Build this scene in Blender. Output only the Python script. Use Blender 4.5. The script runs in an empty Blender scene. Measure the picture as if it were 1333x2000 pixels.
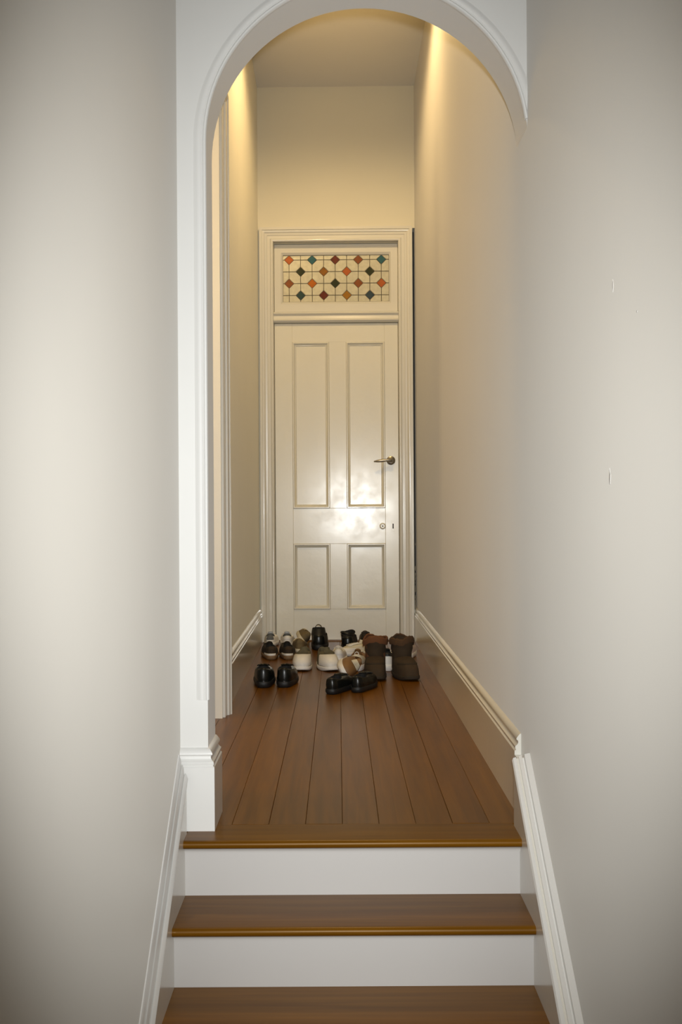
import bpy, math, random
from mathutils import Vector, Matrix, Euler
random.seed(7)
scene = bpy.context.scene
R = math.radians

# ------------------------------------------------------------------ camera
CAM_Z = 0.826
F_PX = 2100.0
cam_d = bpy.data.cameras.new('camera')
cam = bpy.data.objects.new('camera', cam_d)
scene.collection.objects.link(cam)
cam_d.sensor_fit = 'VERTICAL'
cam_d.sensor_height = 36.0
cam_d.lens = F_PX / 2000.0 * 36.0
cam_d.shift_x = (666.5 - 661.0) / 2000.0
cam_d.clip_start = 0.02
cam.matrix_world = (Matrix.Translation((0, 0, CAM_Z)) @ Matrix.Rotation(R(90), 4, 'X')
                    @ Matrix.Rotation(R(-0.35), 4, 'Z'))
scene.camera = cam

# ------------------------------------------------------------------ world, lights, exposure
w = bpy.data.worlds.new('world'); scene.world = w; w.use_nodes = True
w.node_tree.nodes['Background'].inputs[0].default_value = (0.9, 0.85, 0.75, 1)
w.node_tree.nodes['Background'].inputs[1].default_value = 0.02
scene.view_settings.view_transform = 'Standard'
scene.view_settings.look = 'None'
scene.view_settings.exposure = 0.0
scene.view_settings.gamma = 1.0
scene.view_settings.use_curve_mapping = False

def light(name, kind, loc, energy, color, **kw):
    d = bpy.data.lights.new(name, kind)
    d.energy = energy; d.color = color
    for k, v in kw.items(): setattr(d, k, v)
    o = bpy.data.objects.new(name, d); scene.collection.objects.link(o)
    o.location = loc
    return o
# the camera's own flash, beside the lens
fl = light('camera_flash', 'SPOT', (0.03, 0.0, CAM_Z + 0.05), 345, (0.96, 0.985, 0.985),
           spot_size=R(79), spot_blend=1.0, shadow_soft_size=0.02)
fl.rotation_euler = (R(90.3), 0, R(0))
fl.scale = (0.565, 1.0, 1.0)      # the beam covers the long side of the upright frame
# recessed downlight in the hall ceiling behind the arch
dl = light('hall_downlight', 'SPOT', (0.02, 5.05, 3.52), 8, (1.0, 0.72, 0.35),
           spot_size=R(104), spot_blend=1.0, shadow_soft_size=0.035)
dl2 = light('hall_downlight_spill', 'SPOT', (0.02, 5.05, 3.515), 84, (1.0, 0.72, 0.35),
           spot_size=R(165), spot_blend=0.4, shadow_soft_size=0.05)
# lamp of the side room, shining through the open doorway on the left of the hall
sl = light('side_room_lamp', 'POINT', (-1.42, 3.42, 1.95), 31, (1.0, 0.70, 0.33), shadow_soft_size=0.10)
# warm fill light added behind the camera to lift the side walls
rl = light('fill_light_behind', 'POINT', (0.25, -1.3, 0.75), 19, (1.0, 0.92, 0.76), shadow_soft_size=0.12)
# lamp of the room beyond the door, seen only through the fanlight
bl = light('back_room_lamp', 'POINT', (-0.5, 7.9, 3.0), 26, (1.0, 0.76, 0.45), shadow_soft_size=0.08)

# ------------------------------------------------------------------ materials
def nodes(name):
    m = bpy.data.materials.new(name); m.use_nodes = True
    nt = m.node_tree
    return m, nt, nt.nodes['Principled BSDF']

def paint(name, col, rough=0.5, bump=0.05, scale=60, coat=0.0, var=0.03, bump_dist=0.002, matte=0.0):
    m, nt, b = nodes(name)
    b.inputs['Diffuse Roughness'].default_value = matte
    tc = nt.nodes.new('ShaderNodeTexCoord')
    n1 = nt.nodes.new('ShaderNodeTexNoise'); n1.inputs['Scale'].default_value = 2.3; n1.inputs['Detail'].default_value = 4
    nt.links.new(tc.outputs['Object'], n1.inputs['Vector'])
    mx = nt.nodes.new('ShaderNodeMix'); mx.data_type = 'RGBA'
    mx.inputs[6].default_value = (*[c * (1 - var) for c in col], 1)
    mx.inputs[7].default_value = (*[min(1, c * (1 + var)) for c in col], 1)
    nt.links.new(n1.outputs['Fac'], mx.inputs[0])
    nt.links.new(mx.outputs[2], b.inputs['Base Color'])
    b.inputs['Roughness'].default_value = rough
    b.inputs['Coat Weight'].default_value = coat
    b.inputs['Coat Roughness'].default_value = 0.12
    n2 = nt.nodes.new('ShaderNodeTexNoise'); n2.inputs['Scale'].default_value = scale; n2.inputs['Detail'].default_value = 3
    nt.links.new(tc.outputs['Object'], n2.inputs['Vector'])
    bp = nt.nodes.new('ShaderNodeBump'); bp.inputs['Strength'].default_value = bump; bp.inputs['Distance'].default_value = bump_dist
    nt.links.new(n2.outputs['Fac'], bp.inputs['Height'])
    nt.links.new(bp.outputs['Normal'], b.inputs['Normal'])
    return m

def wood(name, c1, c2, axis='Y', rough=0.28, coat=0.25):
    m, nt, b = nodes(name)
    geo = nt.nodes.new('ShaderNodeNewGeometry')
    oi = nt.nodes.new('ShaderNodeObjectInfo')
    add = nt.nodes.new('ShaderNodeVectorMath'); add.operation = 'MULTIPLY_ADD'
    nt.links.new(oi.outputs['Random'], add.inputs[0])
    add.inputs[1].default_value = (17, 23, 31)
    nt.links.new(geo.outputs['Position'], add.inputs[2])
    mp = nt.nodes.new('ShaderNodeMapping')
    mp.inputs['Scale'].default_value = (26, 1.2, 26) if axis == 'Y' else (1.2, 26, 26)
    nt.links.new(add.outputs[0], mp.inputs['Vector'])
    n = nt.nodes.new('ShaderNodeTexNoise'); n.inputs['Scale'].default_value = 1.6; n.inputs['Detail'].default_value = 6
    n.inputs['Distortion'].default_value = 0.6
    nt.links.new(mp.outputs[0], n.inputs['Vector'])
    rp = nt.nodes.new('ShaderNodeValToRGB')
    rp.color_ramp.elements[0].position = 0.3; rp.color_ramp.elements[0].color = (*c1, 1)
    rp.color_ramp.elements[1].position = 0.72; rp.color_ramp.elements[1].color = (*c2, 1)
    nt.links.new(n.outputs['Fac'], rp.inputs[0])
    hv = nt.nodes.new('ShaderNodeHueSaturation')
    mr = nt.nodes.new('ShaderNodeMapRange'); mr.inputs[3].default_value = 0.85; mr.inputs[4].default_value = 1.15
    nt.links.new(oi.outputs['Random'], mr.inputs[0])
    nt.links.new(mr.outputs[0], hv.inputs['Value'])
    nt.links.new(rp.outputs[0], hv.inputs['Color'])
    nt.links.new(hv.outputs[0], b.inputs['Base Color'])
    b.inputs['Roughness'].default_value = rough
    b.inputs['Specular IOR Level'].default_value = 0.25
    b.inputs['Specular Tint'].default_value = (1.0, 0.78, 0.50, 1)
    b.inputs['Coat Weight'].default_value = coat
    b.inputs['Coat Roughness'].default_value = 0.16
    bp = nt.nodes.new('ShaderNodeBump'); bp.inputs['Strength'].default_value = 0.12; bp.inputs['Distance'].default_value = 0.001
    nt.links.new(n.outputs['Fac'], bp.inputs['Height'])
    nt.links.new(bp.outputs['Normal'], b.inputs['Normal'])
    return m

def cloth(name, col, rough=0.75, scale=180, bump=0.25, coat=0.0):
    return paint(name, col, rough, bump, scale, coat, 0.18, 0.0015)

def metal(name, col, rough):
    m, nt, b = nodes(name)
    b.inputs['Base Color'].default_value = (*col, 1)
    b.inputs['Metallic'].default_value = 1
    n = nt.nodes.new('ShaderNodeTexNoise'); n.inputs['Scale'].default_value = 80
    mr = nt.nodes.new('ShaderNodeMapRange'); mr.inputs[3].default_value = rough * .7; mr.inputs[4].default_value = rough * 1.4
    nt.links.new(n.outputs['Fac'], mr.inputs[0]); nt.links.new(mr.outputs[0], b.inputs['Roughness'])
    return m

def glass(name, col, trans, rough=0.18):
    m, nt, b = nodes(name)
    n = nt.nodes.new('ShaderNodeTexNoise'); n.inputs['Scale'].default_value = 45
    tc = nt.nodes.new('ShaderNodeTexCoord'); nt.links.new(tc.outputs['Object'], n.inputs['Vector'])
    mx = nt.nodes.new('ShaderNodeMix'); mx.data_type = 'RGBA'
    mx.inputs[6].default_value = (*[c * .75 for c in col], 1); mx.inputs[7].default_value = (*[min(1, c * 1.15) for c in col], 1)
    nt.links.new(n.outputs['Fac'], mx.inputs[0]); nt.links.new(mx.outputs[2], b.inputs['Base Color'])
    b.inputs['Roughness'].default_value = rough
    b.inputs['Transmission Weight'].default_value = trans
    b.inputs['IOR'].default_value = 1.45
    bp = nt.nodes.new('ShaderNodeBump'); bp.inputs['Strength'].default_value = 0.3; bp.inputs['Distance'].default_value = 0.001
    nt.links.new(n.outputs['Fac'], bp.inputs['Height']); nt.links.new(bp.outputs['Normal'], b.inputs['Normal'])
    return m

M = {}
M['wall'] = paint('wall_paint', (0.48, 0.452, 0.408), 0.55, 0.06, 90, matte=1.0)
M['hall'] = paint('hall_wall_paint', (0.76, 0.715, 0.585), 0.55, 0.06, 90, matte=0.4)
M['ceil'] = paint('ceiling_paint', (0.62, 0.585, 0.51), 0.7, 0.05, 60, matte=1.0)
M['arch'] = paint('arch_paint', (0.72, 0.71, 0.685), 0.5, 0.04, 70, matte=0.25)
M['trim'] = paint('trim_gloss_paint', (0.74, 0.715, 0.645), 0.22, 0.10, 45, 0.35)
M['door'] = paint('door_gloss_paint', (0.79, 0.755, 0.64), 0.45, 0.5, 16, 1.0, 0.03, 0.004)
M['plinth'] = paint('plinth_gloss_paint', (0.74, 0.73, 0.705), 0.30, 0.06, 60, 0.2)
_nt = M['door'].node_tree; _b = _nt.nodes['Principled BSDF']       # brushed gloss paint: uneven sheen
_n = _nt.nodes.new('ShaderNodeTexNoise'); _n.inputs['Scale'].default_value = 14.0; _n.inputs['Detail'].default_value = 5
_g = _nt.nodes.new('ShaderNodeNewGeometry'); _nt.links.new(_g.outputs['Position'], _n.inputs['Vector'])
for _sock, _lo, _hi in (('Roughness', 0.34, 0.50), ('Coat Roughness', 0.18, 0.25)):
    _m = _nt.nodes.new('ShaderNodeMapRange'); _m.inputs[1].default_value = 0.3; _m.inputs[2].default_value = 0.7
    _m.inputs[3].default_value = _lo; _m.inputs[4].default_value = _hi
    _nt.links.new(_n.outputs['Fac'], _m.inputs[0]); _nt.links.new(_m.outputs[0], _b.inputs[_sock])
M['riser'] = paint('riser_paint', (0.55, 0.53, 0.51), 0.4, 0.06, 60)
M['floor'] = wood('varnished_floor_wood', (0.098, 0.035, 0.0012), (0.170, 0.066, 0.0035), 'Y', 0.33, 0.0)
M['tread'] = wood('varnished_tread_wood', (0.120, 0.044, 0.0012), (0.19, 0.077, 0.0035), 'X', 0.36, 0.0)
M['dark'] = paint('dark_void', (0.03, 0.025, 0.02), 0.9)
M['plaster'] = paint('crumbling_plaster', (0.35, 0.32, 0.26), 0.9, 0.5, 80)
M['steel'] = metal('brushed_nickel', (0.36, 0.33, 0.28), 0.3)
M['lead'] = paint('lead_came', (0.10, 0.09, 0.07), 0.5)
M['g_clear'] = glass('cream_cathedral_glass', (0.93, 0.86, 0.70), 0.45, 0.22)

# ------------------------------------------------------------------ helpers
def obj(name, verts, faces, mat, parent=None, smooth=False, mats=None):
    me = bpy.data.meshes.new(name)
    me.from_pydata([tuple(v) for v in verts], [], faces)
    me.validate(); me.update()
    import bmesh
    bm = bmesh.new(); bm.from_mesh(me)
    bmesh.ops.recalc_face_normals(bm, faces=bm.faces)
    bm.to_mesh(me); bm.free()
    me.materials.append(mat)
    if smooth:
        for p in me.polygons: p.use_smooth = True
        try: me.set_sharp_from_angle(angle=R(40))
        except Exception: pass
    o = bpy.data.objects.new(name, me); scene.collection.objects.link(o)
    if parent: o.parent = parent
    return o

def empty(name, loc=(0, 0, 0), rot=(0, 0, 0)):
    o = bpy.data.objects.new(name, None); scene.collection.objects.link(o)
    o.location = loc; o.rotation_euler = rot; o.empty_display_size = 0.1
    return o

def struct(o, label=None):
    o['kind'] = 'structure'
    if label: o['label'] = label
    return o

class MB:
    def __init__(s): s.v = []; s.f = []
    def add(s, v, f):
        n = len(s.v); s.v += [tuple(p) for p in v]; s.f += [tuple(i + n for i in q) for q in f]
    def box(s, x0, x1, y0, y1, z0, z1):
        s.add([(x0, y0, z0), (x1, y0, z0), (x1, y1, z0), (x0, y1, z0), (x0, y0, z1), (x1, y0, z1), (x1, y1, z1), (x0, y1, z1)],
              [(0, 3, 2, 1), (4, 5, 6, 7), (0, 1, 5, 4), (1, 2, 6, 5), (2, 3, 7, 6), (3, 0, 4, 7)])
    def bbox(s, x0, x1, y0, y1, z0, z1, b=0.002):
        # box with chamfered edges
        xs, ys, zs = (x0, x1), (y0, y1), (z0, z1)
        V = {}
        L = []
        for i in (0, 1):
            for j in (0, 1):
                for k in (0, 1):
                    sx, sy, sz = (b if i == 0 else -b), (b if j == 0 else -b), (b if k == 0 else -b)
                    for ax in range(3):
                        p = [xs[i] + sx, ys[j] + sy, zs[k] + sz]
                        p[ax] = (xs[i], ys[j], zs[k])[ax]
                        V[(i, j, k, ax)] = len(L); L.append(tuple(p))
        Fc = []
        for a in (0, 1): # main faces
            Fc.append([V[(a, 0, 0, 0)], V[(a, 1, 0, 0)], V[(a, 1, 1, 0)], V[(a, 0, 1, 0)]])
            Fc.append([V[(0, a, 0, 1)], V[(1, a, 0, 1)], V[(1, a, 1, 1)], V[(0, a, 1, 1)]])
            Fc.append([V[(0, 0, a, 2)], V[(1, 0, a, 2)], V[(1, 1, a, 2)], V[(0, 1, a, 2)]])
        for a in (0, 1):
            for c in (0, 1):
                Fc.append([V[(0, a, c, 1)], V[(1, a, c, 1)], V[(1, a, c, 2)], V[(0, a, c, 2)]])
                Fc.append([V[(a, 0, c, 0)], V[(a, 1, c, 0)], V[(a, 1, c, 2)], V[(a, 0, c, 2)]])
                Fc.append([V[(a, c, 0, 0)], V[(a, c, 1, 0)], V[(a, c, 1, 1)], V[(a, c, 0, 1)]])
        for i in (0, 1):
            for j in (0, 1):
                for k in (0, 1):
                    Fc.append([V[(i, j, k, 0)], V[(i, j, k, 1)], V[(i, j, k, 2)]])
        s.add(L, Fc)
    def sweep(s, prof, path, closed=False):
        # path: list of (origin, U, V); prof: closed polygon of (u, v)
        n = len(prof); base = []
        for o, U, W in path:
            o, U, W = Vector(o), Vector(U), Vector(W)
            base += [o + U * u + W * q for u, q in prof]
        f = []
        m = len(path)
        for i in range(m if closed else m - 1):
            for j in range(n):
                a, b2 = i * n + j, i * n + (j + 1) % n
                c, d = ((i + 1) % m) * n + (j + 1) % n, ((i + 1) % m) * n + j
                f.append((a, b2, c, d))
        if not closed:
            f.append(tuple(range(n))[::-1]); f.append(tuple((m - 1) * n + j for j in range(n)))
        s.add(base, f)
    def tube(s, pts, r, n=6, closed=False):
        pts = [Vector(p) for p in pts]; m = len(pts); base = []
        rs = r if isinstance(r, (list, tuple)) else [r] * m
        for i, p in enumerate(pts):
            a = pts[(i - 1) % m] if (closed or i > 0) else p
            b = pts[(i + 1) % m] if (closed or i < m - 1) else p
            t = (b - a).normalized()
            ref = Vector((0, 0, 1)) if abs(t.z) < 0.9 else Vector((1, 0, 0))
            u = t.cross(ref).normalized(); q = u.cross(t)
            base += [p + (u * math.cos(2 * math.pi * k / n) + q * math.sin(2 * math.pi * k / n)) * rs[i] for k in range(n)]
        f = []
        for i in range(m if closed else m - 1):
            for j in range(n):
                f.append((i * n + j, i * n + (j + 1) % n, ((i + 1) % m) * n + (j + 1) % n, ((i + 1) % m) * n + j))
        if not closed:
            f.append(tuple(range(n))[::-1]); f.append(tuple((m - 1) * n + j for j in range(n)))
        s.add(base, f)
    def lathe(s, prof, center, axis='Y', n=24):
        base = []
        for r, h in prof:
            for k in range(n):
                a = 2 * math.pi * k / n
                base.append((center[0] + r * math.cos(a), center[1] + h, center[2] + r * math.sin(a)))
        f = []
        for i in range(len(prof) - 1):
            for j in range(n):
                f.append((i * n + j, i * n + (j + 1) % n, (i + 1) * n + (j + 1) % n, (i + 1) * n + j))
        f.append(tuple(range(n))); f.append(tuple((len(prof) - 1) * n + j for j in range(n)))
        s.add(base, f)
    def build(s, name, mat, parent=None, smooth=False):
        return obj(name, s.v, s.f, mat, parent, smooth)

# ------------------------------------------------------------------ dimensions
XL = -0.416      # wall beside the stairs, left
XR = 0.500       # right wall, one plane all the way
XH0, XH1 = -0.482, -0.505    # left hall wall (slightly out of square)
DA0, DA1 = 2.807, 2.970      # arch front / back
DW = 6.885                   # door wall
CEIL = 3.55
LOWZ = -0.745
NEAR = -1.6
def hall_x(d): return XH0 + (XH1 - XH0) * (d - 4.4) / (DW - 4.4)

# ------------------------------------------------------------------ room shell
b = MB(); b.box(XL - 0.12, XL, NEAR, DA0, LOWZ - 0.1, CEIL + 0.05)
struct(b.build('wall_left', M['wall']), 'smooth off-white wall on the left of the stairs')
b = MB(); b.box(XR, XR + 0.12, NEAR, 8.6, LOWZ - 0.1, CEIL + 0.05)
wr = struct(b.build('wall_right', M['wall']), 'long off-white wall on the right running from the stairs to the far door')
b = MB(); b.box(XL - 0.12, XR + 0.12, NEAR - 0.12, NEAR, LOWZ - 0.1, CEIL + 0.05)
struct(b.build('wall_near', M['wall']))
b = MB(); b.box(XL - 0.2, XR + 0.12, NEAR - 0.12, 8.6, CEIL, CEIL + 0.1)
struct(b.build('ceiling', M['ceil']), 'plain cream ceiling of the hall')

# scuffs on the right wall
def blob(cy, cz, ry, rz, n=9, dx=0.0006):
    pts = []
    for k in range(n):
        a = 2 * math.pi * k / n; q = random.uniform(.7, 1.2)
        pts.append((cy + ry * q * math.cos(a), cz + rz * q * math.sin(a)))
    v = [(XR - dx, y, z) for y, z in pts] + [(XR + 0.0004, y, z) for y, z in pts]
    f = [tuple(range(n))] + [(k, (k + 1) % n, n + (k + 1) % n, n + k) for k in range(n)]
    return v, f
M['scuff'] = paint('white_filler', (0.76, 0.74, 0.70), 0.6)
for cy, cz, ry, rz in ((1.945, 1.232, 0.003, 0.012), (1.79, 1.157, 0.003, 0.002), (1.975, 0.885, 0.006, 0.016)):
    v, f = blob(cy, cz, ry, rz)
    obj('wall_scuff', v, f, M['scuff'], wr)

# arch wall
AX, AZ, AR = 0.079, 1.794, 0.4225
XP = AX - AR + 0.0            # pillar edge  (-0.3435)
b = MB()
b.box(XL - 0.12, XP, DA0, DA1, 0.0, AZ)
N = 48
pts = [(AX - AR * math.cos(math.pi * i / N), AZ + AR * math.sin(math.pi * i / N)) for i in range(N + 1)]
pts = [(XL - 0.12, AZ)] + pts + [(XR + 0.1, AZ)]
v = []
for x, z in pts:
    v += [(x, DA0, z), (x, DA0, CEIL + 0.02), (x, DA1, CEIL + 0.02), (x, DA1, z)]
f = []
for i in range(len(pts) - 1):
    a, c = 4 * i, 4 * (i + 1)
    for k in range(4): f.append((a + k, a + (k + 1) % 4, c + (k + 1) % 4, c + k))
f.append((0, 1, 2, 3)); e = 4 * (len(pts) - 1); f.append((e, e + 1, e + 2, e + 3))
b.add(v, f)
struct(b.build('wall_middle', M['arch'], smooth=True), 'white plaster wall with the round arch at the top of the stairs')

# moulded edge of the arch: stops above the plinth
prof = [(0.0295, -0.001), (0.0285, 0.0022), (0.0262, 0.0028), (0.022, 0.0060), (0.016, 0.0078), (0.010, 0.0070), (0.0066, 0.0040),
        (0.0058, 0.0020), (0.0044, 0.0052), (0.0015, 0.0074), (-0.002, 0.0066), (-0.0042, 0.0035), (-0.0046, -0.004), (-0.003, -0.010), (0.0, -0.011)]
path = [((XP, DA0, 0.338), (-1, 0, 0), (0, -1, 0)), ((XP, DA0, AZ), (-1, 0, 0), (0, -1, 0))]
for i in range(1, 47):
    a = math.pi * i / 48
    U = (-math.cos(a), 0, math.sin(a))
    path.append(((AX - AR * math.cos(a), DA0, AZ + AR * math.sin(a)), U, (0, -1, 0)))
b = MB(); b.sweep(prof, path)
struct(b.build('trim_1', M['arch'], smooth=True), 'rounded bead moulding along the edge of the arch')

# ------------------------------------------------------------------ left hall wall with a side doorway
D0, D1, DT = 3.20, 4.337, 2.45
b = MB()
def slab(d0, d1, z0, z1):
    xa, xb = hall_x(d0), hall_x(d1)
    b.add([(xa, d0, z0), (xb, d1, z0), (xb - 0.14, d1, z0), (xa - 0.14, d0, z0), (xa, d0, z1), (xb, d1, z1), (xb - 0.14, d1, z1), (xa - 0.14, d0, z1)],
          [(0, 3, 2, 1), (4, 5, 6, 7), (0, 1, 5, 4), (1, 2, 6, 5), (2, 3, 7, 6), (3, 0, 4, 7)])
slab(DA1 - 0.03, D0, -0.05, CEIL + .02); slab(D1, 8.4, -0.05, CEIL + .02); slab(D0, D1, DT, CEIL + .02)
struct(b.build('wall_hall', M['hall']), 'cream left wall of the hall beyond the arch')
# casing of the side doorway
casing = [(0, -0.02), (0, 0.016), (0.003, 0.021), (0.009, 0.0225), (0.014, 0.020), (0.016, 0.015), (0.030, 0.015), (0.034, 0.021),
          (0.046, 0.024), (0.052, 0.024), (0.054, 0.031), (0.062, 0.036), (0.068, 0.036), (0.070, 0.041), (0.084, 0.041), (0.084, -0.02)]
b = MB()
V = (1, 0, 0)
b.sweep(casing, [((hall_x(D1), D1, 0), (0, 1, 0), V), ((hall_x(D1), D1, DT), (0, 1, 1), V),
                 ((hall_x(D0), D0, DT), (0, -1, 1), V), ((hall_x(D0), D0, 0), (0, -1, 0), V)])
tr2 = struct(b.build('trim_2', M['trim'], smooth=True), 'moulded white casing around the side doorway left of the hall')
# lining of the side doorway and its closed door
b = MB()
x = XH0
b.box(x - 0.16, x + 0.012, D1 - 0.022, D1 + 0.002, 0, DT); b.box(x - 0.16, x + 0.010, D0 - 0.002, D0 + 0.022, 0, DT)
b.box(x - 0.16, x + 0.010, D0, D1, DT - 0.022, DT + 0.001)
b.build('door_lining', M['trim'], tr2)
d2 = struct(empty('door_2', (XH0 - 0.165, D0 + 0.03, 0), (0, 0, R(-4))), 'white panelled door of the side room standing open')
W2 = D1 - D0 - 0.05
b = MB(); b.bbox(-W2, 0, 0, 0.036, 0.008, DT - 0.026); b.build('door_leaf', M['door'], d2)
for ya, yb, za, zb in ((-W2 + .11, -W2 / 2 - .05, .25, .9), (-W2 / 2 + .05, -.11, .25, .9), (-W2 + .11, -W2 / 2 - .05, 1.08, 2.28), (-W2 / 2 + .05, -.11, 1.08, 2.28)):
    b = MB(); b.bbox(ya, yb, 0.034, 0.042, za, zb, .003); b.build('door_panel', M['door'], d2)
# shell of the side room
b = MB()
b.box(-2.6, -2.5, 2.9, 5.6, -0.05, 3.0); b.box(-2.6, XH0 - .1, 2.86, 2.96, -0.05, 3.0); b.box(-2.6, XH0 - .1, 5.5, 5.6, -0.05, 3.0)
b.box(-2.6, XH0 - .1, 2.9, 5.6, 2.95, 3.05)
struct(b.build('wall_side_room', M['hall']))
b = MB(); b.box(-2.6, -0.5, 2.9, 5.6, -0.06, -0.002); struct(b.build('floor_side_room', M['floor']))
# ------------------------------------------------------------------ far wall, door, fanlight  (frame slightly rotated)
YAW = R(-0.8)
RW = Matrix.Translation((0, DW, 0)) @ Matrix.Rotation(YAW, 4, 'Z')
def far(o):
    o.matrix_world = RW @ o.matrix_world
    return o
OL, OR_, OT = -0.406, 0.393, 2.557
b = MB()
b.box(-0.60, OL, 0, 0.14, -0.05, OT); b.box(OR_, 0.486, 0, 0.14, -0.05, OT)
b.box(-0.60, 0.486, 0, 0.14, OT, 2.640); b.box(-0.60, 0.55, 0, 0.14, 2.640, CEIL + 0.02)
b.box(0.486, 0.56, 0, 0.14, -0.05, 0.20)
wb = struct(far(b.build('wall_back', M['hall'])), 'cream end wall of the hall around the door')
b = MB(); b.box(0.486, 0.56, 0.10, 0.14, 0.20, 2.64)  # dark sheet at the back of the slot, its colour paints the shade there
b.build('gap_shade', M['dark'], wb)
for k in range(16):
    z = random.choice([random.uniform(0.22, 0.44), random.uniform(0.42, 0.75)])
    r = random.uniform(0.004, 0.010)
    cx, cy, cz = 0.4925, -0.004, z
    b = MB()
    v = []; f = []
    for i in range(5):
        t = math.pi * i / 4
        for j in range(6):
            p = 2 * math.pi * j / 6; q = random.uniform(.75, 1.25)
            v.append((cx + r * .55 * math.sin(t) * math.cos(p) * q, cy + r * math.sin(t) * math.sin(p) * q, cz + r * 1.9 * math.cos(t)))
    for i in range(4):
        for j in range(6): f.append((i * 6 + j, i * 6 + (j + 1) % 6, (i + 1) * 6 + (j + 1) % 6, (i + 1) * 6 + j))
    b.add(v, f); b.build('plaster_lump', M['plaster'], wb)

cas = [(0, -0.01), (0, 0.012), (0.002, 0.019), (0.007, 0.0225), (0.013, 0.0225), (0.018, 0.019), (0.020, 0.013), (0.038, 0.013), (0.041, 0.018),
       (0.053, 0.020), (0.057, 0.026), (0.064, 0.030), (0.070, 0.030), (0.072, 0.036), (0.088, 0.036), (0.088, -0.01)]
b = MB(); W_ = (0, -1, 0)
b.sweep(cas, [((OL, 0, 0), (-1, 0, 0), W_), ((OL, 0, OT), (-1, 0, 1), W_), ((OR_, 0, OT), (1, 0, 1), W_), ((OR_, 0, 0), (1, 0, 0), W_)])
tr3 = struct(far(b.build('trim_3', M['trim'], smooth=True)), 'moulded cream casing around the far door and its fanlight')
# transom bar between door and fanlight
b = MB()
tp = [(0.0, 0.05), (0.0, -0.004), (0.004, -0.016), (0.012, -0.022), (0.020, -0.018), (0.024, -0.008), (0.046, -0.004), (0.050, -0.014), (0.056, -0.020), (0.064, -0.016), (0.069, -0.002), (0.074, 0.05)]
b.sweep(tp, [((OL + .0005, 0, 2.040), (0, 0, 1), (0, 1, 0)), ((OR_ - .0005, 0, 2.040), (0, 0, 1), (0, 1, 0))])
b.build('transom_bar', M['trim'], tr3, smooth=True)

# door 1
d1 = struct(far(empty('door_1')), 'glossy cream four-panel door at the end of the hall')
LX0, LX1, LZ0, LZ1 = OL + 0.004, OR_ - 0.004, 0.006, 2.036
FY = 0.012; TH = 0.04
PXs = ((-0.289, -0.053), (0.056, 0.303)); PZs = ((0.203, 0.623), (0.8506, 1.916))
def part(nm, *bx, bev=0.0015, mat='door', par=None):
    q = MB(); q.bbox(*bx, bev); return q.build(nm, M[mat], par or d1)
part('stile', LX0, PXs[0][0], FY, FY + TH, LZ0, LZ1); part('stile', PXs[1][1], LX1, FY, FY + TH, LZ0, LZ1)
part('rail', PXs[0][0], PXs[1][1], FY, FY + TH, LZ0, PZs[0][0])
part('rail', PXs[0][0], PXs[1][1], FY, FY + TH, PZs[0][1], PZs[1][0])
part('rail', PXs[0][0], PXs[1][1], FY, FY + TH, PZs[1][1], LZ1)
for za, zb in PZs: part('muntin', PXs[0][1], PXs[1][0], FY, FY + TH, za, zb)
pm = [(0, 0.012), (0, -0.003), (0.003, -0.007), (0.008, -0.007), (0.011, -0.002), (0.016, 0.004), (0.022, 0.006), (0.026, 0.014)]
for za, zb in PZs:
    for xa, xb in PXs:
        part('door_panel', xa - .002, xb + .002, FY + 0.011, FY + 0.03, za - .002, zb + .002)
        q = MB()
        q.sweep(pm, [((xa, FY, za), (1, 0, 1), (0, 1, 0)), ((xb, FY, za), (-1, 0, 1), (0, 1, 0)),
                     ((xb, FY, zb), (-1, 0, -1), (0, 1, 0)), ((xa, FY, zb), (1, 0, -1), (0, 1, 0))], closed=True)
        q.build('panel_moulding', M['door'], d1, smooth=True)
# lever handle
hx, hz = 0.340, 1.154
q = MB(); q.lathe([(0.027, 0), (0.0285, -0.003), (0.0275, -0.008), (0.022, -0.011), (0.012, -0.013), (0.010, -0.030), (0.0095, -0.034)], (hx, FY, hz))
hr = q.build('door_handle', M['steel'], d1, True); hr['label'] = 'nickel lever handle on a round rose'
q = MB()
q.tube([(hx + .006, FY - .036, hz), (hx - .010, FY - .040, hz), (hx - .030, FY - .042, hz), (hx - .055, FY - .043, hz - .002), (hx - .085, FY - .043, hz - .005), (hx - .110, FY - .042, hz - .008)],
       [0.011, 0.0125, 0.0085, 0.0105, 0.0085, 0.0035], 12)
q.build('lever', M['steel'], hr, True)
q = MB(); q.lathe([(0.020, 0), (0.0205, -0.003), (0.017, -0.006), (0.013, -0.0065), (0.012, -0.004), (0.006, -0.004), (0.005, -0.007), (0.001, -0.007)], (0.285, FY, 0.734))
lk = q.build('lock_rose', M['door'], d1, True)
q = MB(); q.lathe([(0.0045, -0.004), (0.0045, -0.0078), (0.001, -0.0079)], (0.285, FY, 0.734), n=12); q.build('lock_centre', M['lead'], lk)
q = MB(); q.bbox(0.3475, 0.3555, FY - 0.0012, FY + 0.002, 0.717, 0.750, 0.0008); q.build('keyhole', M['dark'], d1)
q = MB(); q.bbox(0.340, 0.362, FY - 0.0008, FY + 0.002, 0.700, 0.768, 0.0004); q.build('keyhole_plate', M['door'], d1)
# floor threshold under the door
q = MB(); q.bbox(OL, OR_, -0.03, 0.10, 0.0005, 0.005, .001); far(q.build('trim_4', M['tread']))
bpy.data.objects['trim_4']['kind'] = 'structure'

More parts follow.
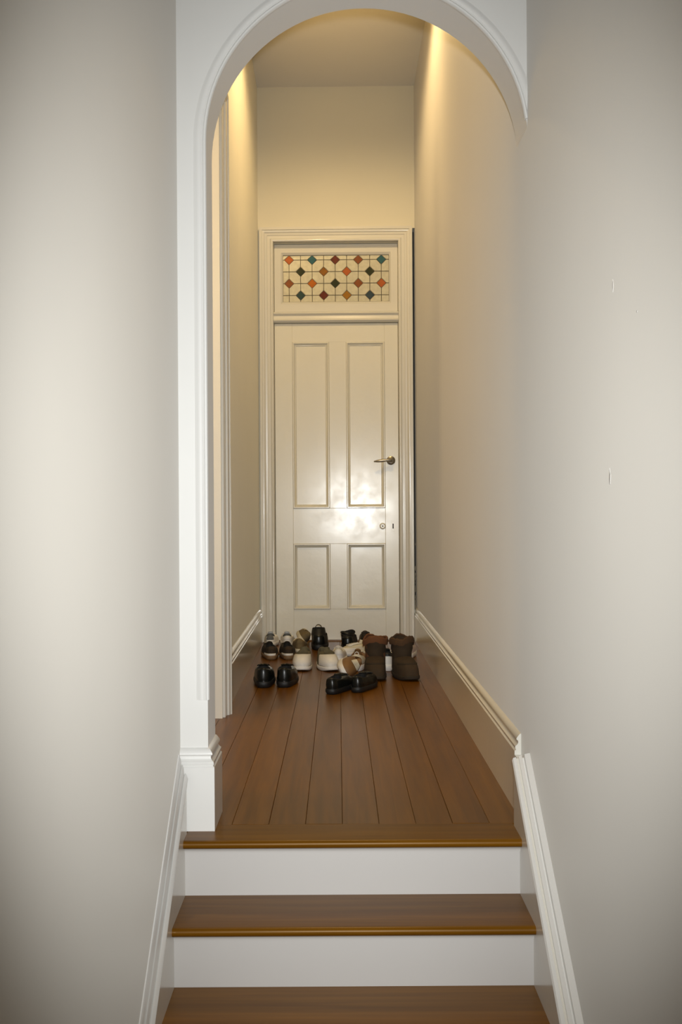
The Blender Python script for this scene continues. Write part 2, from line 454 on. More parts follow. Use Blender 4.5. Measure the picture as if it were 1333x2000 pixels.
# fanlight
w1 = struct(far(empty('window_1')), 'leaded fanlight over the far door with coloured diamond panes')
SY = 0.050
gx0, gx1, gz0, gz1 = -0.349, 0.337, 2.183, 2.485
sx0, sx1, sz0, sz1 = OL + 0.003, OR_ - 0.003, 2.114, OT - 0.006
fr = [(0.0, 0.035), (0.0, -0.0), (0.004, -0.006), (0.012, -0.006), (0.02, -0.004)]
q = MB()
fpath = []
for (gx, sx, sgx), (gz, sz, sgz) in (((gx0, sx0, -1), (gz0, sz0, -1)), ((gx1, sx1, 1), (gz0, sz0, -1)), ((gx1, sx1, 1), (gz1, sz1, 1)), ((gx0, sx0, -1), (gz1, sz1, 1))):
    fpath.append((gx, gz, sx, sz))
rings = []
for gx, gz, sx, sz in fpath:
    g = Vector((gx, SY, gz)); s_ = Vector((sx, SY, sz)); dv = s_ - g
    rings.append([g + Vector((0, .03, 0)), g + Vector((0, .004, 0)), g + dv * .10 + Vector((0, -.002, 0)), g + dv * .22 + Vector((0, -.008, 0)), s_ + Vector((0, -.008, 0)), s_ + Vector((0, .03, 0))])
v = [p for r_ in rings for p in r_]; n = 6; f = []
for i in range(4):
    for j in range(n):
        f.append((i * n + j, i * n + (j + 1) % n, ((i + 1) % 4) * n + (j + 1) % n, ((i + 1) % 4) * n + j))
q.add(v, f); q.build('sash_frame', M['trim'], w1)
cols = [-0.309 + 0.0745 * i for i in range(9)]
rows = [2.4555, 2.3795, 2.3035, 2.2265]
hd = 0.0312
colour = {'orange': (0.62, 0.17, 0.05), 'teal': (0.05, 0.17, 0.20), 'maroon': (0.20, 0.045, 0.03), 'rust': (0.36, 0.12, 0.045), 'green': (0.05, 0.06, 0.03),
          'amber': (0.50, 0.23, 0.03), 'blue': (0.06, 0.10, 0.13), 'brown': (0.38, 0.16, 0.03), 'bright_orange': (0.65, 0.19, 0.025), 'blue_green': (0.05, 0.10, 0.10)}
for k, c in list(colour.items()): M['g_' + k] = glass(k + '_glass', c, 0.35, 0.2)
pat = [['orange', 'teal', 'maroon', 'rust', 'teal'], ['green', 'brown', 'orange', 'green'], ['rust', 'bright_orange', 'green', 'rust', 'orange'], ['blue_green', 'maroon', 'amber', 'blue']]
GY = SY + 0.010
def pane(poly, mat, y=GY, lab=None):
    n = len(poly)
    cx = sum(p[0] for p in poly) / n; cz = sum(p[1] for p in poly) / n
    v = [(cx + (x - cx) * .985, y, cz + (z - cz) * .985) for x, z in poly] + [(x, y + .002, z) for x, z in poly] + [(x, y + .005, z) for x, z in poly]
    f = [tuple(range(n)), tuple(2 * n + k for k in range(n))]
    for r_ in (0, 1):
        f += [(r_ * n + k, r_ * n + (k + 1) % n, (r_ + 1) * n + (k + 1) % n, (r_ + 1) * n + k) for k in range(n)]
    o = obj('pane', v, f, M[mat], w1)
    if lab: o['label'] = lab
    return o
gp = 0.0022
dia = set()
for r_, zr in enumerate(rows):
    for k in range(5 if r_ % 2 == 0 else 4):
        c = 2 * k + (r_ % 2); dia.add((c, r_))
        x = cols[c]; nm = pat[r_][k]
        h = hd - gp
        pane([(x - h, zr), (x, zr - h), (x + h, zr), (x, zr + min(h, gz1 - zr - .0005))], 'g_' + nm, lab=nm.replace('_', ' ') + ' glass diamond')
xs = [gx0] + cols + [gx1]; zs = [gz1] + rows + [gz0]
for i in range(10):
    for j in range(5):
        xa, xb, zt, zb = xs[i], xs[i + 1], zs[j], zs[j + 1]
        # corners: (xa,zb),(xb,zb),(xb,zt),(xa,zt); a corner is cut where a diamond stands
        h = hd + gp
        poly = []
        def isd(ci, rj): return (ci - 1, rj - 1) in dia
        def cl(val, lim): return min(val, lim * 0.98)
        W2, H2 = xb - xa, zt - zb
        hx_, hz_ = cl(h, W2), cl(h, H2)
        if isd(i, j + 1): poly += [(xa + gp, zb + hz_), (xa + hx_, zb + gp)]
        else: poly += [(xa + gp, zb + gp)]
        if isd(i + 1, j + 1): poly += [(xb - hx_, zb + gp), (xb - gp, zb + hz_)]
        else: poly += [(xb - gp, zb + gp)]
        if isd(i + 1, j): poly += [(xb - gp, zt - hz_), (xb - hx_, zt - gp)]
        else: poly += [(xb - gp, zt - gp)]
        if isd(i, j): poly += [(xa + hx_, zt - gp), (xa + gp, zt - hz_)]
        else: poly += [(xa + gp, zt - gp)]
        pane(poly, 'g_clear')
# lead cames
q = MB(); lw = 0.0020
def came(x0, z0, x1, z1):
    q.tube([(x0, GY + .002, z0), (x1, GY + .002, z1)], lw, 6)
for c in range(9):
    marks = sorted([gz0] + [gz1] + [zr for r_, zr in enumerate(rows)])
    z_prev = gz0
    ds = sorted([rows[r_] for r_ in range(4) if (c, r_) in dia])
    cur = gz0
    for zd in ds:
        if zd - hd > cur: came(cols[c], cur, cols[c], zd - hd)
        cur = zd + hd
    if gz1 > cur: came(cols[c], cur, cols[c], gz1)
for r_ in range(4):
    cur = gx0
    for c in range(9):
        if (c, r_) in dia:
            if cols[c] - hd > cur: came(cur, rows[r_], cols[c] - hd, rows[r_])
            cur = cols[c] + hd
    came(cur, rows[r_], gx1, rows[r_])
for c, r_ in dia:
    x, z = cols[c], rows[r_]
    zt = min(z + hd, gz1)
    for p0, p1 in (((x - hd, z), (x, z - hd)), ((x, z - hd), (x + hd, z)), ((x + hd, z), (x, zt)), ((x, zt), (x - hd, z))): came(*p0, *p1)
for p0, p1 in (((gx0, gz0), (gx1, gz0)), ((gx1, gz0), (gx1, gz1)), ((gx0, gz0), (gx0, gz1)), ((gx0, gz1), (gx1, gz1))): came(*p0, *p1)
q.build('lead_came', M['lead'], w1)

# plain room beyond the door
b = MB()
b.box(-1.3, -1.2, 7.05, 8.5, -0.05, CEIL); b.box(-1.3, XR + .1, 8.4, 8.5, -0.05, CEIL); b.box(-1.3, -0.55, 7.03, 7.10, -0.05, CEIL)
b.box(-1.3, XR + .1, 7.04, 8.5, -0.10, -0.02); b.box(-1.3, -0.5, 7.0, 8.5, CEIL - 0.01, CEIL + .05)
struct(b.build('wall_beyond', M['hall']))

# ------------------------------------------------------------------ floor boards
fl_ = struct(empty('floor', (0, 0, 0)), 'hall floor of long varnished brown boards')
bw = 0.0975
for k in range(-6, 6):
    x0, x1 = 0.006 + k * bw, 0.006 + (k + 1) * bw
    y0, y1 = 2.846, 6.93
    x1 = min(x1, XR + .03)
    if x0 >= XR: continue
    jz = random.uniform(-0.0006, 0.0006)
    q = MB(); q.bbox(x0 + .0003, x1 - .0003, y0, y1, -0.022, jz, 0.0010)
    q.build('floor_board', M['floor'], fl_)
q = MB(); q.box(-0.75, XR + .1, 2.82, 7.05, -0.06, -0.0225); q.build('subfloor', M['dark'], fl_)

# ------------------------------------------------------------------ stairs
SX0, SX1 = -0.395, 0.457
st = empty('staircase', (0.03, 2.734, LOWZ))
st['label'] = 'short flight of brown wooden steps with white risers below the arch'; st['category'] = 'stairs'
def stc(o):
    o.parent = st; o.matrix_parent_inverse = Matrix.Translation(st.location).inverted(); return o
risers = [2.734, 2.545, 2.356, 2.167, 1.978]
zt = [0.0, -0.147, -0.297, -0.447, -0.597, LOWZ]
for i, (d, z) in enumerate(zip(risers, zt)):
    front = d - 0.034; back = (2.846 if i == 0 else risers[i - 1] + 0.01); th = 0.021
    xa, xb = (SX0, SX1)
    prof = [(back, z - th), (back, z), (front + .014, z)]
    for k in range(1, 8):
        a = math.pi * k / 8
        prof.append((front + .0105 - .0105 * math.sin(a), z - th / 2 + th / 2 * math.cos(a)))
    prof.append((front + .014, z - th))
    q = MB()
    q.sweep([(y, zz) for y, zz in prof], [((xa, 0, 0), (0, 1, 0), (0, 0, 1)), ((xb, 0, 0), (0, 1, 0), (0, 0, 1))])
    stc(q.build('tread', M['tread'], None, True))
    zb = zt[i + 1]
    q = MB(); q.box(xa, xb, d, d + 0.02, zb - 0.02, z - th + .0005); stc(q.build('riser', M['riser']))
    sc = [(0.0, 0.001), (-0.013, 0.001), (-0.013, -0.004), (-0.0095, -0.006), (-0.006, -0.010), (-0.0045, -0.014), (-0.0045, -0.017), (0.0, -0.017)]
    q = MB(); q.sweep(sc, [((xa, d, z - th), (0, 1, 0), (0, 0, 1)), ((xb, d, z - th), (0, 1, 0), (0, 0, 1))]); stc(q.build('scotia', M['riser'], None, True))
q = MB(); q.box(XL - .1, XR + .1, NEAR, 2.0, LOWZ - 0.1, LOWZ)
struct(q.build('floor_lower', M['floor']))
# under-stair fill so that nothing shows between skirting and treads
# ------------------------------------------------------------------ skirting boards
base = [(-0.002, 0.0), (-0.002, 0.2137), (0.003, 0.2125), (0.0085, 0.206), (0.0125, 0.200), (0.0125, 0.1965), (0.0085, 0.1935), (0.0080, 0.188),
        (0.0105, 0.183), (0.0160, 0.1785), (0.0165, 0.173), (0.0140, 0.169), (0.0182, 0.165), (0.0182, 0.0)]
UZ = (0, 0, 1)
def skirt(name, path, lab, mat='trim', profile=base):
    q = MB(); q.sweep([(v_, u_) for u_, v_ in profile], [(o, UZ, n_) for o, n_ in path])
    return struct(q.build(name, M[mat], None, True), lab)
EDR = 2.96
skirt('baseboard_right', [((XR, EDR, 0), (-1, 0, 0)), ((XR, DW - 0.006, 0), (-1, 0, 0))], 'moulded cream skirting along the right wall of the hall')
skirt('baseboard_left', [((hall_x(4.425), 4.425, 0), (1, 0, 0)), ((hall_x(DW - 0.04), DW - 0.04, 0), (1, 0, 0))], 'moulded cream skirting along the left wall of the hall')
# around the foot of the arch pillar: front, reveal, back
skirt('baseboard_arch', [((XL - 0.005, DA0, 0), (0, -1, 0)), ((XP, DA0, 0), (1, -1, 0)), ((XP, DA1 + 0.004, 0), (1, 0, 0))], 'white plinth skirting wrapped around the foot of the arch pillar', 'plinth')

# raking skirtings beside the stairs (board + moulded cap, cap follows the stairs)
def rake(name, xw, face, sgn, lab, dtop, dref, zref, SL, H):
    # sgn: direction from the wall into the room; cap of height H slopes from the board edge up to the wall
    t = abs(face - xw)
    zl = lambda d: zref + SL * (d - dref)
    d0, d1_ = 1.80, dtop
    q = MB()
    v = []
    for d in (d0, d1_):
        v += [(xw - sgn * .004, d, LOWZ), (face, d, LOWZ), (face, d, zl(d) + 0.002), (xw - sgn * .004, d, zl(d) + 0.002)]
    q.add(v, [(0, 1, 2, 3), (4, 5, 6, 7), (0, 1, 5, 4), (1, 2, 6, 5), (2, 3, 7, 6), (3, 0, 4, 7)])
    o = struct(q.build(name, M['trim']), lab)
    g = 0.006
    cap = [(-0.004, -0.010), (t + .002, -0.010), (t + .004, -.003), (t + .001, H * .08 + .002), (t * .84, H * .16 + .003), (t * .80, H * .22 - g), (t * .72, H * .28 - g), (t * .68, H * .36 + .001), (t * .50, H * .52 + .003),
           (t * .46, H * .58 - g), (t * .38, H * .64 - g), (t * .34, H * .74 + .001), (t * .12, H * .95), (-0.004, H)]
    q = MB()
    q.sweep(cap, [((xw, d0, zl(d0)), (sgn, 0, 0), (0, 0, 1)), ((xw, d1_, zl(d1_)), (sgn, 0, 0), (0, 0, 1))])
    q.build('skirting_cap', M['plinth'], o, True)
    return o
rake('baseboard_stair_left', XL, SX0, 1, 'raking white skirting beside the steps on the left', 2.768, 2.618, 0.0305, 0.755, 0.062)
rake('baseboard_stair_right', XR, SX1, -1, 'raking white skirting beside the steps on the right', 2.825, 2.608, 0.024, 0.69, 0.016)
b = MB(); b.box(XR - 0.018, XR + .002, 2.80, EDR + .02, -0.02, 0.155); struct(b.build('trim_5', M['trim']))

# ------------------------------------------------------------------ shoes
def sstep(a, b_, x):
    t = max(0, min(1, (x - a) / (b_ - a))); return t * t * (3 - 2 * t)

class Shoe:
    def __init__(s, L=0.27, wf=0.049, wh=0.036, ts=0.024, hh=0.085, hs=0.062, hf=0.082, shaft=0.0, flare=1.05, toe_e=0.62, clen=0.235, cw=0.76, slouch=0.0, seed=0, zexp=0.85):
        s.__dict__.update(L=L, wf=wf, wh=wh, ts=ts, hh=hh, hs=hs, hf=hf, shaft=shaft, flare=flare, toe_e=toe_e, clen=clen, cw=cw, slouch=slouch, zexp=zexp)
        s.rnd = random.Random(seed); s.N = 36; s.parts = []
    def outline(s, a, off=0.0):
        L = s.L
        y = L / 2 - (L / 2 + off) * math.cos(a); yn = max(0, min(1, y / L))
        W = s.wh + (s.wf - s.wh) * sstep(.22, .66, yn)
        sn = math.sin(a)
        x = (W + off) * (abs(sn) ** s.toe_e) * (1 if sn >= 0 else -1)
        x += 0.006 * math.sin(math.pi * yn) * (1 if yn > .4 else .6)      # slight foot curve
        return x, y
    def collar(s, a):
        y = s.L * (0.035 + s.clen) - s.L * s.clen * math.cos(a)
        x = s.wh * s.cw * math.sin(a)
        c1, c2 = (1 + math.cos(a)) / 2, (1 - math.cos(a)) / 2
        return x, y, s.hs + (s.hh - s.hs) * c1 ** 3 + (s.hf - s.hs) * c2 ** 2
    def S(s, a, t):
        ox, oy = s.outline(a); cx, cy, cz = s.collar(a)
        h = 1 - math.cos(t * math.pi / 2); zf = math.sin(t * math.pi / 2) ** s.zexp
        return Vector((ox + (cx - ox) * h, oy + (cy - oy) * h, s.ts + (cz - s.ts) * zf))
    def nrm(s, a, t):
        e = 1e-3; t = min(t, 1 - e * 2) if t > .5 else max(t, e)
        du = s.S(a + e, t) - s.S(a - e, t); dv = s.S(a, t + e) - s.S(a, t - e)
        n = dv.cross(du)
        if n.length < 1e-12: return Vector((0, 0, 1))
        n.normalize()
        c = Vector((0, s.L * .4, s.ts * .5))
        if n.dot(s.S(a, t) - c) < 0: n = -n
        return n
    def shaft_ring(s, k, n, jit):
        f = k / n; out = []
        for i in range(s.N):
            a = 2 * math.pi * i / s.N
            cx, cy, cz = s.collar(a)
            cyc = s.L * (0.035 + s.clen)
            sc = 1 + (s.flare - 1) * f + s.slouch * .10 * math.sin(f * 9 + 2 * a + jit)
            z = cz + (s.shaft - cz) * f + s.slouch * 0.012 * math.sin(2 * a + jit) * f
            out.append(Vector((cx * sc * (1 + .18 * f), cyc + (cy - cyc) * sc, z)))
        return out
    def add(s, name, v, f, mat, smooth=True, kid=None, label=None):
        s.parts.append((name, [Vector(p) for p in v], f, mat, smooth, kid, label)); return len(s.parts) - 1
    def body(s, upper, sole, lining, heel=None, sole_off=0.004, welt=None):
        N = s.N; nt = 9
        rings = [[s.S(2 * math.pi * i / N, t / nt) for i in range(N)] for t in range(nt + 1)]
        # tuck the first ring slightly under the sole edge
        jit = s.rnd.uniform(0, 6)
        if s.shaft > 0:
            rings += [s.shaft_ring(k, 6, jit) for k in range(1, 7)]
        v = [p for r_ in rings for p in r_]
        f = []
        for i in range(len(rings) - 1):
            for j in range(N): f.append((i * N + j, i * N + (j + 1) % N, (i + 1) * N + (j + 1) % N, (i + 1) * N + j))
        iu = s.add('upper', v, f, upper)
        top = rings[-1]; c = sum(top, Vector()) / N
        lr = [top]
        for sc, dz in ((.97, .0025), (.92, .0015), (.88, -.006), (.86, -.025)):
            lr.append([Vector((c.x + (p.x - c.x) * sc, c.y + (p.y - c.y) * sc, p.z + dz)) for p in top])
        zi = s.ts + .006
        lr.append([Vector((c.x + (p.x - c.x) * .84, c.y + (p.y - c.y) * .84, zi)) for p in top])
        v = [p for r_ in lr for p in r_]; f = []
        for i in range(len(lr) - 1):
            for j in range(N): f.append((i * N + j, i * N + (j + 1) % N, (i + 1) * N + (j + 1) % N, (i + 1) * N + j))
        f.append(tuple((len(lr) - 1) * N + j for j in range(N)))
        s.add('lining', v, f, lining)
        # sole
        zs_ = [(-.003, 0.0), (0.0, .003), (sole_off, s.ts * .45), (sole_off, s.ts - .002), (sole_off - .002, s.ts + .002), (-.004, s.ts + .001)]
        v = []; f = []
        for off, z in zs_:
            for i in range(N):
                x, y = s.outline(2 * math.pi * i / N, off)
                spring = 0.010 * max(0, (y / s.L - .72) / .28) ** 2 * (1 if z < s.ts * .4 else .3)
                v.append(Vector((x, y, z + spring)))
        for i in range(len(zs_) - 1):
            for j in range(N): f.append((i * N + j, i * N + (j + 1) % N, (i + 1) * N + (j + 1) % N, (i + 1) * N + j))
        f.append(tuple(range(N))); f.append(tuple((len(zs_) - 1) * N + j for j in range(N)))
        s.isole = s.add('sole', v, f, sole)
        s.iupper = iu; s.toprings = rings
        return s
    def patch(s, name, a0, a1, t0, t1, mat, off=.0016, na=14, ntt=7, label=None, kid=None):
        v = []; f = []
        for i in range(na + 1):
            for j in range(ntt + 1):
                a = a0 + (a1 - a0) * i / na; t = t0 + (t1 - t0) * j / ntt
                edge = i in (0, na) or j in (0, ntt)
                v.append(s.S(a, t) + s.nrm(a, t) * (-.0006 if edge else off))
        for i in range(na):
            for j in range(ntt):
                f.append((i * (ntt + 1) + j, (i + 1) * (ntt + 1) + j, (i + 1) * (ntt + 1) + j + 1, i * (ntt + 1) + j + 1))
        return s.add(name, v, f, mat, True, kid, label)
    def tongue(s, mat, da=.62, up=.022):
        v = []; f = []; na = 8
        rows_ = []
        for t in (.62, .72, .82, .92, 1.0):
            rows_.append([s.S(math.pi - da + 2 * da * i / na, t) + Vector((0, 0, .002)) for i in range(na + 1)])
        top = rows_[-1]
        rows_.append([p + Vector((0, -.006, up * .6)) for p in top]); rows_.append([p + Vector((0, -.008, up)) - Vector((p.x * .15, 0, 0)) for p in top])
        n1 = len(rows_)
        back = [[p + Vector((0, -.004, -.003)) for p in r_] for r_ in rows_]
        for r_ in rows_ + back: v += r_
        w_ = na + 1
        for i in range(n1 - 1):
            for j in range(na):
                f.append((i * w_ + j, i * w_ + j + 1, (i + 1) * w_ + j + 1, (i + 1) * w_ + j))
                o_ = n1 * w_
                f.append((o_ + i * w_ + j, o_ + (i + 1) * w_ + j, o_ + (i + 1) * w_ + j + 1, o_ + i * w_ + j + 1))
        for j in range(na): f.append(((n1 - 1) * w_ + j, (n1 - 1) * w_ + j + 1, n1 * w_ + (n1 - 1) * w_ + j + 1, n1 * w_ + (n1 - 1) * w_ + j))
        s.add('tongue', v, f, mat)
        return s
    def laces(s, mat, n=5, t0=.60, t1=.93, da=.55, r=.0026):
        q = MB()
        for k in range(n):
            t = t0 + (t1 - t0) * k / (n - 1)
            for sg in (1, -1):
                pts_ = []
                for i in range(7):
                    u = i / 6; a = math.pi + (u * 2 - 1) * da
                    tt = min(1, t + sg * (u - .5) * .05)
                    pts_.append(s.S(a, tt) + s.nrm(a, tt) * .0035)
                q.tube(pts_, r, 5)
        s.add('laces', q.v, q.f, mat)
        return s
    def loop(s, mat, r=.018, th=.0025):
        top = s.toprings[-1][0]
        q = MB()
        q.tube([top + Vector((r * math.cos(2 * math.pi * k / 14), .003, r * .75 + r * math.sin(2 * math.pi * k / 14) - .005)) for k in range(14)], th, 6, closed=True)
        s.add('pull_loop', q.v, q.f, mat)
        return s
    def straps(s, mat, ts_=(.35, .55, .75)):
        for t in ts_:
            s.patch('strap', math.pi - 1.15, math.pi + 1.15, t, t + .10, mat, .0028, 14, 3)
        return s
    def place(s, name, loc, yaw, label, category='shoe', group=None, tilt=(0, 0)):
        """yaw 0 = toe towards the far door; loc = the middle of the shoe on the floor"""
        rot = Euler((R(tilt[0]), R(tilt[1]), R(yaw)), 'XYZ').to_matrix()
        cen = Vector((0, s.L / 2, 0))
        mn = min((rot @ (p - cen)).z for pt in s.parts for p in pt[1])
        e = empty(name, (loc[0], loc[1], -mn + .0012 + (loc[2] if len(loc) > 2 else 0)), (R(tilt[0]), R(tilt[1]), R(yaw)))
        e['label'] = label; e['category'] = category
        if group: e['group'] = group
        objs = []
        for nm, v, f, mat, sm, kid, lab in s.parts:
            par = e if kid is None else objs[kid]
            o = obj(nm, [p - cen for p in v], f, M[mat], par, sm)
            if lab: o['label'] = lab
            objs.append(o)
        return e

M['black_gloss'] = cloth('black_polished_leather', (0.008, 0.009, 0.008), 0.27, 40, 0.08)
M['black_gloss'].node_tree.nodes['Principled BSDF'].inputs['Specular IOR Level'].default_value = 0.3
M['black_dull'] = cloth('black_leather', (0.012, 0.012, 0.011), 0.5, 90, 0.2)
M['black_rubber'] = paint('black_rubber', (0.010, 0.010, 0.010), 0.55)
M['black_lining'] = cloth('black_lining', (0.014, 0.013, 0.012), 0.9)
M['darkbrown'] = cloth('dark_brown_suede', (0.030, 0.020, 0.010), 0.85, 120)
M['umber'] = cloth('umber_suede', (0.048, 0.029, 0.013), 0.9, 140)
M['brown_cuff'] = cloth('brown_fleece', (0.085, 0.043, 0.018), 0.95, 220, 0.6)
M['rust_lining'] = cloth('rust_brown_fleece', (0.16, 0.062, 0.022), 0.95, 220, 0.6)
M['white'] = cloth('white_leather', (0.84, 0.81, 0.75), 0.45, 90, 0.1)
M['white_rubber'] = paint('white_rubber', (0.86, 0.83, 0.77), 0.5)
M['cream'] = cloth('cream_canvas', (0.68, 0.62, 0.47), 0.85, 240)
M['greyblue'] = cloth('grey_blue_mesh', (0.13, 0.135, 0.13), 0.8, 260)
M['olive'] = cloth('olive_grey_suede', (0.125, 0.110, 0.065), 0.9, 160)
M['khaki'] = cloth('khaki_canvas', (0.17, 0.125, 0.06), 0.9, 220)
M['tan'] = cloth('tan_leather', (0.24, 0.125, 0.045), 0.6, 80)
M['taupe'] = cloth('taupe_suede', (0.14, 0.105, 0.07), 0.9, 160)
M['pink'] = cloth('pale_pink_mesh', (0.66, 0.54, 0.49), 0.8, 260)
M['gum'] = paint('gum_rubber', (0.22, 0.13, 0.06), 0.6)

PI = math.pi
# A: polished black pair, front left, heels to the steps
def loafer(seed):
    s = Shoe(L=.270, wf=.051, wh=.042, ts=.026, hh=.092, hs=.074, hf=.086, toe_e=.58, cw=.80, seed=seed)
    s.body('black_gloss', 'black_rubber', 'black_lining')
    s.patch('heel_counter', -.9, .9, .03, .80, 'black_gloss', .0022)
    s.tongue('black_gloss', up=.008)
    s.laces('black_rubber', 4)
    return s
loafer(1).place('leather_shoe', (-.366, 5.190), 4, 'polished black shoe nearest the left wall, heel towards the steps', group='polished black pair')
loafer(2).place('leather_shoe', (-.257, 5.190), -2, 'right shoe of the polished black pair at the front left', group='polished black pair')
# B: low black pair, front centre
def lowblack(seed):
    s = Shoe(L=.265, wf=.049, wh=.038, ts=.022, hh=.074, hs=.056, hf=.070, toe_e=.6, cw=.78, seed=seed)
    s.body('black_gloss', 'black_rubber', 'black_lining')
    s.patch('heel_counter', -.8, .8, .03, .85, 'black_gloss', .002)
    s.patch('toe_cap', PI - 1.2, PI + 1.2, .05, .45, 'black_gloss', .002)
    s.tongue('black_dull', up=.006)
    s.laces('black_rubber', 4)
    return s
lowblack(3).place('leather_shoe', (-.004, 4.985), -16, 'low black shoe furthest forward of all, nearest the steps', group='low black pair')
lowblack(4).place('leather_shoe', (.112, 5.030), -16, 'low black shoe in front of the left brown boot', group='low black pair')
# C: dark brown sneakers with white midsole
def brownsneaker(seed):
    s = Shoe(L=.25, wf=.047, wh=.037, ts=.022, hh=.074, hs=.056, hf=.076, seed=seed)
    s.body('darkbrown', 'gum', 'black_lining')
    s.patch('white_foxing', -1.25, .55, .0, .13, 'white_rubber', .003, label='white midsole stripe around the heel')
    s.patch('heel_tab', -.5, .5, .35, .97, 'umber', .002)
    s.tongue('darkbrown', up=.014); s.laces('darkbrown', 5)
    return s
brownsneaker(5).place('sneaker', (-.398, 6.135), 10, 'dark brown sneaker with a white heel stripe, next to the left skirting', 'shoe', 'dark brown sneakers')
brownsneaker(6).place('sneaker', (-.298, 6.135), 8, 'dark brown sneaker with a longer white stripe, right of its twin', 'shoe', 'dark brown sneakers')
# D: white sneakers against the left door casing
def whitesneaker(seed, tab):
    s = Shoe(L=.25, wf=.045, wh=.036, ts=.024, hh=.070, hs=.054, hf=.072, seed=seed)
    s.body('white', 'white_rubber', 'greyblue')
    s.patch('heel_tab', -.55, .55, .25, .98, tab, .002, label='grey heel tab' if tab == 'greyblue' else None)
    s.patch('toe_cap', PI - 1.1, PI + 1.1, .03, .40, 'white', .002)
    s.tongue('white', up=.016); s.laces('white_rubber', 5)
    return s
whitesneaker(7, 'greyblue').place('sneaker', (-.426, 6.700), 2, 'white sneaker with grey heel tab in the corner by the door casing', 'shoe', 'white sneakers by the door')
whitesneaker(8, 'white').place('sneaker', (-.324, 6.690), 4, 'white sneaker with white heel, second from the left casing', 'shoe', 'white sneakers by the door')
# E / F: khaki and cream strappy pair
def strappy(seed):
    s = Shoe(L=.24, wf=.043, wh=.034, ts=.022, hh=.078, hs=.050, hf=.070, seed=seed)
    s.body('khaki', 'cream', 'khaki'); s.straps('cream'); s.patch('heel_tab', -.5, .5, .3, .97, 'khaki', .002)
    return s
strappy(9).place('strap_shoe', (-.246, 6.712), 3, 'khaki shoe with cream straps tipped on its side against the door', 'shoe', tilt=(0, 52))
strappy(10).place('strap_shoe', (-.240, 6.415), 5, 'small khaki shoe with cream sole behind the dark brown sneakers', 'shoe')
# G / H: black ankle boots
s = Shoe(L=.262, wf=.050, wh=.046, ts=.028, hh=.094, hs=.090, hf=.100, shaft=.125, flare=.74, cw=.95, seed=11)
s.body('black_dull', 'black_rubber', 'black_lining'); s.patch('heel_counter', -.8, .8, .02, .7, 'black_gloss', .002)
s.patch('gusset', PI * .5 - .35, PI * .5 + .35, .55, .99, 'black_lining', .0015); s.patch('gusset', PI * 1.5 - .35, PI * 1.5 + .35, .55, .99, 'black_lining', .0015)
s.loop('black_dull')
s.place('ankle_boot', (-.122, 6.545), 0, 'black ankle boot with a pull loop standing upright before the door', 'boot')
s = Shoe(L=.262, wf=.048, wh=.042, ts=.026, hh=.088, hs=.086, hf=.094, shaft=.108, flare=.92, cw=.95, slouch=.5, seed=12)
s.body('black_dull', 'black_rubber', 'black_lining'); s.patch('heel_counter', -.8, .8, .02, .7, 'black_gloss', .002)
s.patch('gusset', PI * .5 - .35, PI * .5 + .35, .55, .99, 'black_lining', .0015); s.patch('gusset', PI * 1.5 - .35, PI * 1.5 + .35, .55, .99, 'black_lining', .0015)
s.place('ankle_boot', (.058, 6.500), -4, 'black ankle boot without a loop, behind the cream canvas shoe', 'boot')
# I: cream canvas shoe lying across
s = Shoe(L=.245, wf=.046, wh=.038, ts=.022, hh=.094, hs=.060, hf=.066, seed=13, zexp=1.15)
s.body('cream', 'white_rubber', 'cream'); s.patch('heel_tab', -.95, .95, .06, .98, 'greyblue', .002, label='grey-blue heel panel')
s.patch('toe_cap', PI - 1.2, PI + 1.2, .03, .42, 'white', .002); s.tongue('cream', up=.02); s.laces('white_rubber', 5)
s.place('sneaker', (.115, 6.200), 112, 'cream canvas shoe with grey-blue heel lying across in the middle')
# J: tan sneaker tipped on its side, white sole to the left
def tansneaker(seed, up='tan'):
    s = Shoe(L=.262, wf=.048, wh=.038, ts=.030, hh=.086, hs=.064, hf=.084, seed=seed)
    s.body(up, 'white_rubber', 'tan')
    s.patch('heel_tab', -.6, .6, .2, .98, 'white', .002, label='white heel tab')
    s.tongue(up, up=.016); s.laces('cream', 5)
    return s
tansneaker(14).place('sneaker', (.020, 5.360), 172, 'tan sneaker tipped on its side with its white sole facing left', 'shoe', tilt=(0, -62))
s = tansneaker(15); s.patch('heel_panel', -1.35, 1.35, .02, .92, 'cream', .003, label='cream heel panel'); s.loop('white_rubber', .010, .002)
s.place('sneaker', (.100, 5.695), -4, 'tan sneaker with cream heel and small loop left of the brown boots', 'shoe')
# L: olive and white pair in the middle, toes to the steps
def oliveshoe(seed):
    s = Shoe(L=.262, wf=.051, wh=.040, ts=.022, hh=.098, hs=.074, hf=.094, toe_e=.56, seed=seed)
    s.body('olive', 'white_rubber', 'olive')
    s.patch('toe_cap', PI - 1.35, PI + 1.35, .01, .66, 'white', .0025, label='white toe cap')
    s.tongue('olive', up=.016); s.laces('olive', 4, .72, .95)
    return s
oliveshoe(16).place('sneaker', (-.188, 5.690), 177, 'olive-grey sneaker with white toe cap, left of its pair, toe to the steps', 'shoe', 'olive and white pair')
oliveshoe(17).place('sneaker', (-.062, 5.675), 194, 'olive-grey sneaker with white toe cap, right of its pair in the middle', 'shoe', 'olive and white pair')
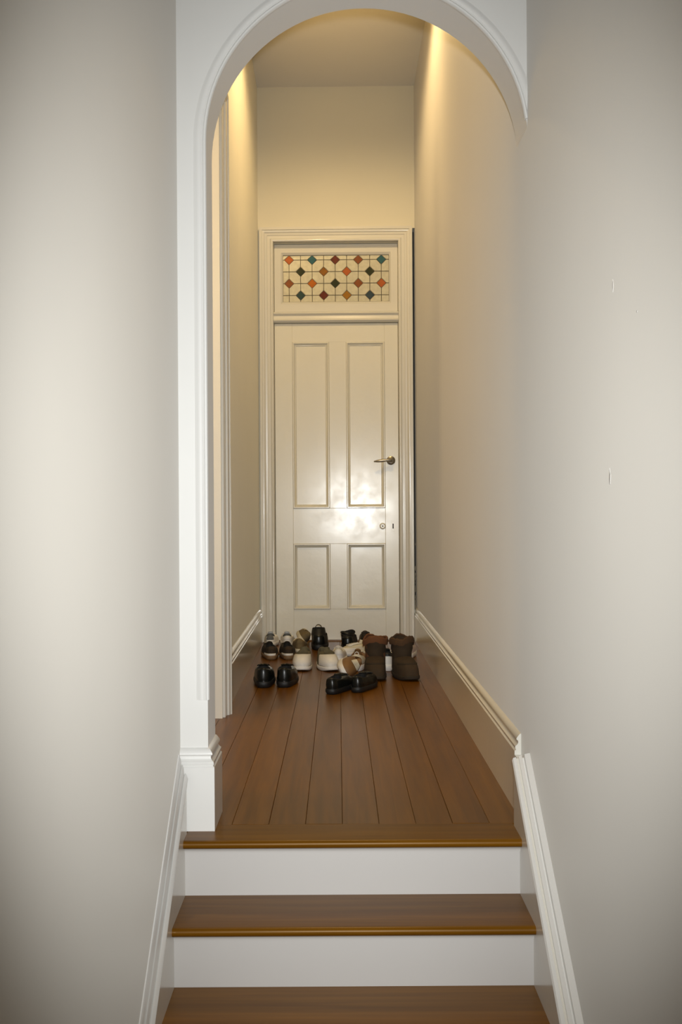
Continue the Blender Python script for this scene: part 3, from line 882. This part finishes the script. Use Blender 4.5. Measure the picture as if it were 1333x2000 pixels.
# M: brown boots
def boot(seed):
    s = Shoe(L=.275, wf=.054, wh=.050, ts=.022, hh=.085, hs=.085, hf=.105, shaft=.186, flare=1.06, cw=.92, clen=.225, slouch=.55, toe_e=.56, seed=seed, zexp=.8)
    s.body('umber', 'darkbrown', 'rust_lining' if seed == 18 else 'umber')
    s.patch('heel_counter', -.8, .8, .02, .7, 'darkbrown', .002)
    s.patch('toe_seam', PI - 1.2, PI + 1.2, .42, .50, 'darkbrown', .002)
    top = s.toprings[-1]; n = s.N; v = []; f = []
    rr = random.Random(seed)
    jz = [rr.uniform(-.003, .004) for _ in range(n)]
    c = sum(top, Vector()) / n
    for sc, dz in ((1.0, -.022), (1.07, -.024), (1.10, -.012), (1.07, .004), (.98, .009), (.90, .004)):
        v += [Vector((c.x + (p.x - c.x) * sc, c.y + (p.y - c.y) * sc, p.z + dz + jz[i] + .007 * math.sin(3 * i * 2 * PI / n + seed))) for i, p in enumerate(top)]
    for i in range(5):
        for j in range(n): f.append((i * n + j, i * n + (j + 1) % n, (i + 1) * n + (j + 1) % n, (i + 1) * n + j))
    s.add('cuff', v, f, 'rust_lining' if seed == 18 else 'brown_cuff', True, None, 'rust-brown fleece cuff' if seed == 18 else 'brown fleece cuff')
    return s
boot(18).place('suede_boot', (.184, 5.365), 180, 'dark brown slouchy boot, the left one of the tall pair', 'boot', 'tall brown boots')
boot(21).place('suede_boot', (.330, 5.350), 192, 'dark brown slouchy boot, the right one nearest the right wall', 'boot', 'tall brown boots')
# N, O, P
s = Shoe(L=.245, wf=.045, wh=.035, ts=.020, hh=.082, hs=.058, hf=.074, seed=19)
s.body('taupe', 'gum', 'black_lining'); s.patch('heel_tab', -.6, .6, .2, .98, 'darkbrown', .002); s.tongue('taupe', up=.012); s.laces('darkbrown', 4)
s.place('sneaker', (.163, 6.690), -3, 'taupe suede shoe at the door behind the left brown boot')
s = Shoe(L=.262, wf=.047, wh=.038, ts=.030, hh=.092, hs=.068, hf=.086, seed=20)
s.body('white', 'white_rubber', 'black_lining'); s.patch('collar', -1.4, 1.4, .50, .99, 'black_dull', .0025, label='black collar'); s.tongue('black_dull', up=.016); s.laces('white_rubber', 5)
s.place('sneaker', (.254, 5.690), -2, 'white sneaker with black collar, seen between the two brown boots')
s = Shoe(L=.25, wf=.045, wh=.036, ts=.026, hh=.084, hs=.060, hf=.080, seed=22)
s.body('pink', 'white_rubber', 'taupe'); s.patch('heel_tab', -.6, .6, .2, .98, 'white', .002); s.tongue('pink', up=.014); s.laces('white_rubber', 5)
s.place('sneaker', (.392, 6.150), -3, 'pale pink sneaker behind the right brown boot by the wall')

s = Shoe(L=.235, wf=.042, wh=.035, ts=.026, hh=.078, hs=.056, hf=.072, seed=23)
s.body('white', 'white_rubber', 'cream'); s.patch('heel_tab', -.6, .6, .2, .98, 'white', .002); s.tongue('white', up=.012); s.laces('white_rubber', 5)
s.place('sneaker', (-.004, 5.955), 0, 'plain white sneaker between the olive pair and the cream canvas shoe')
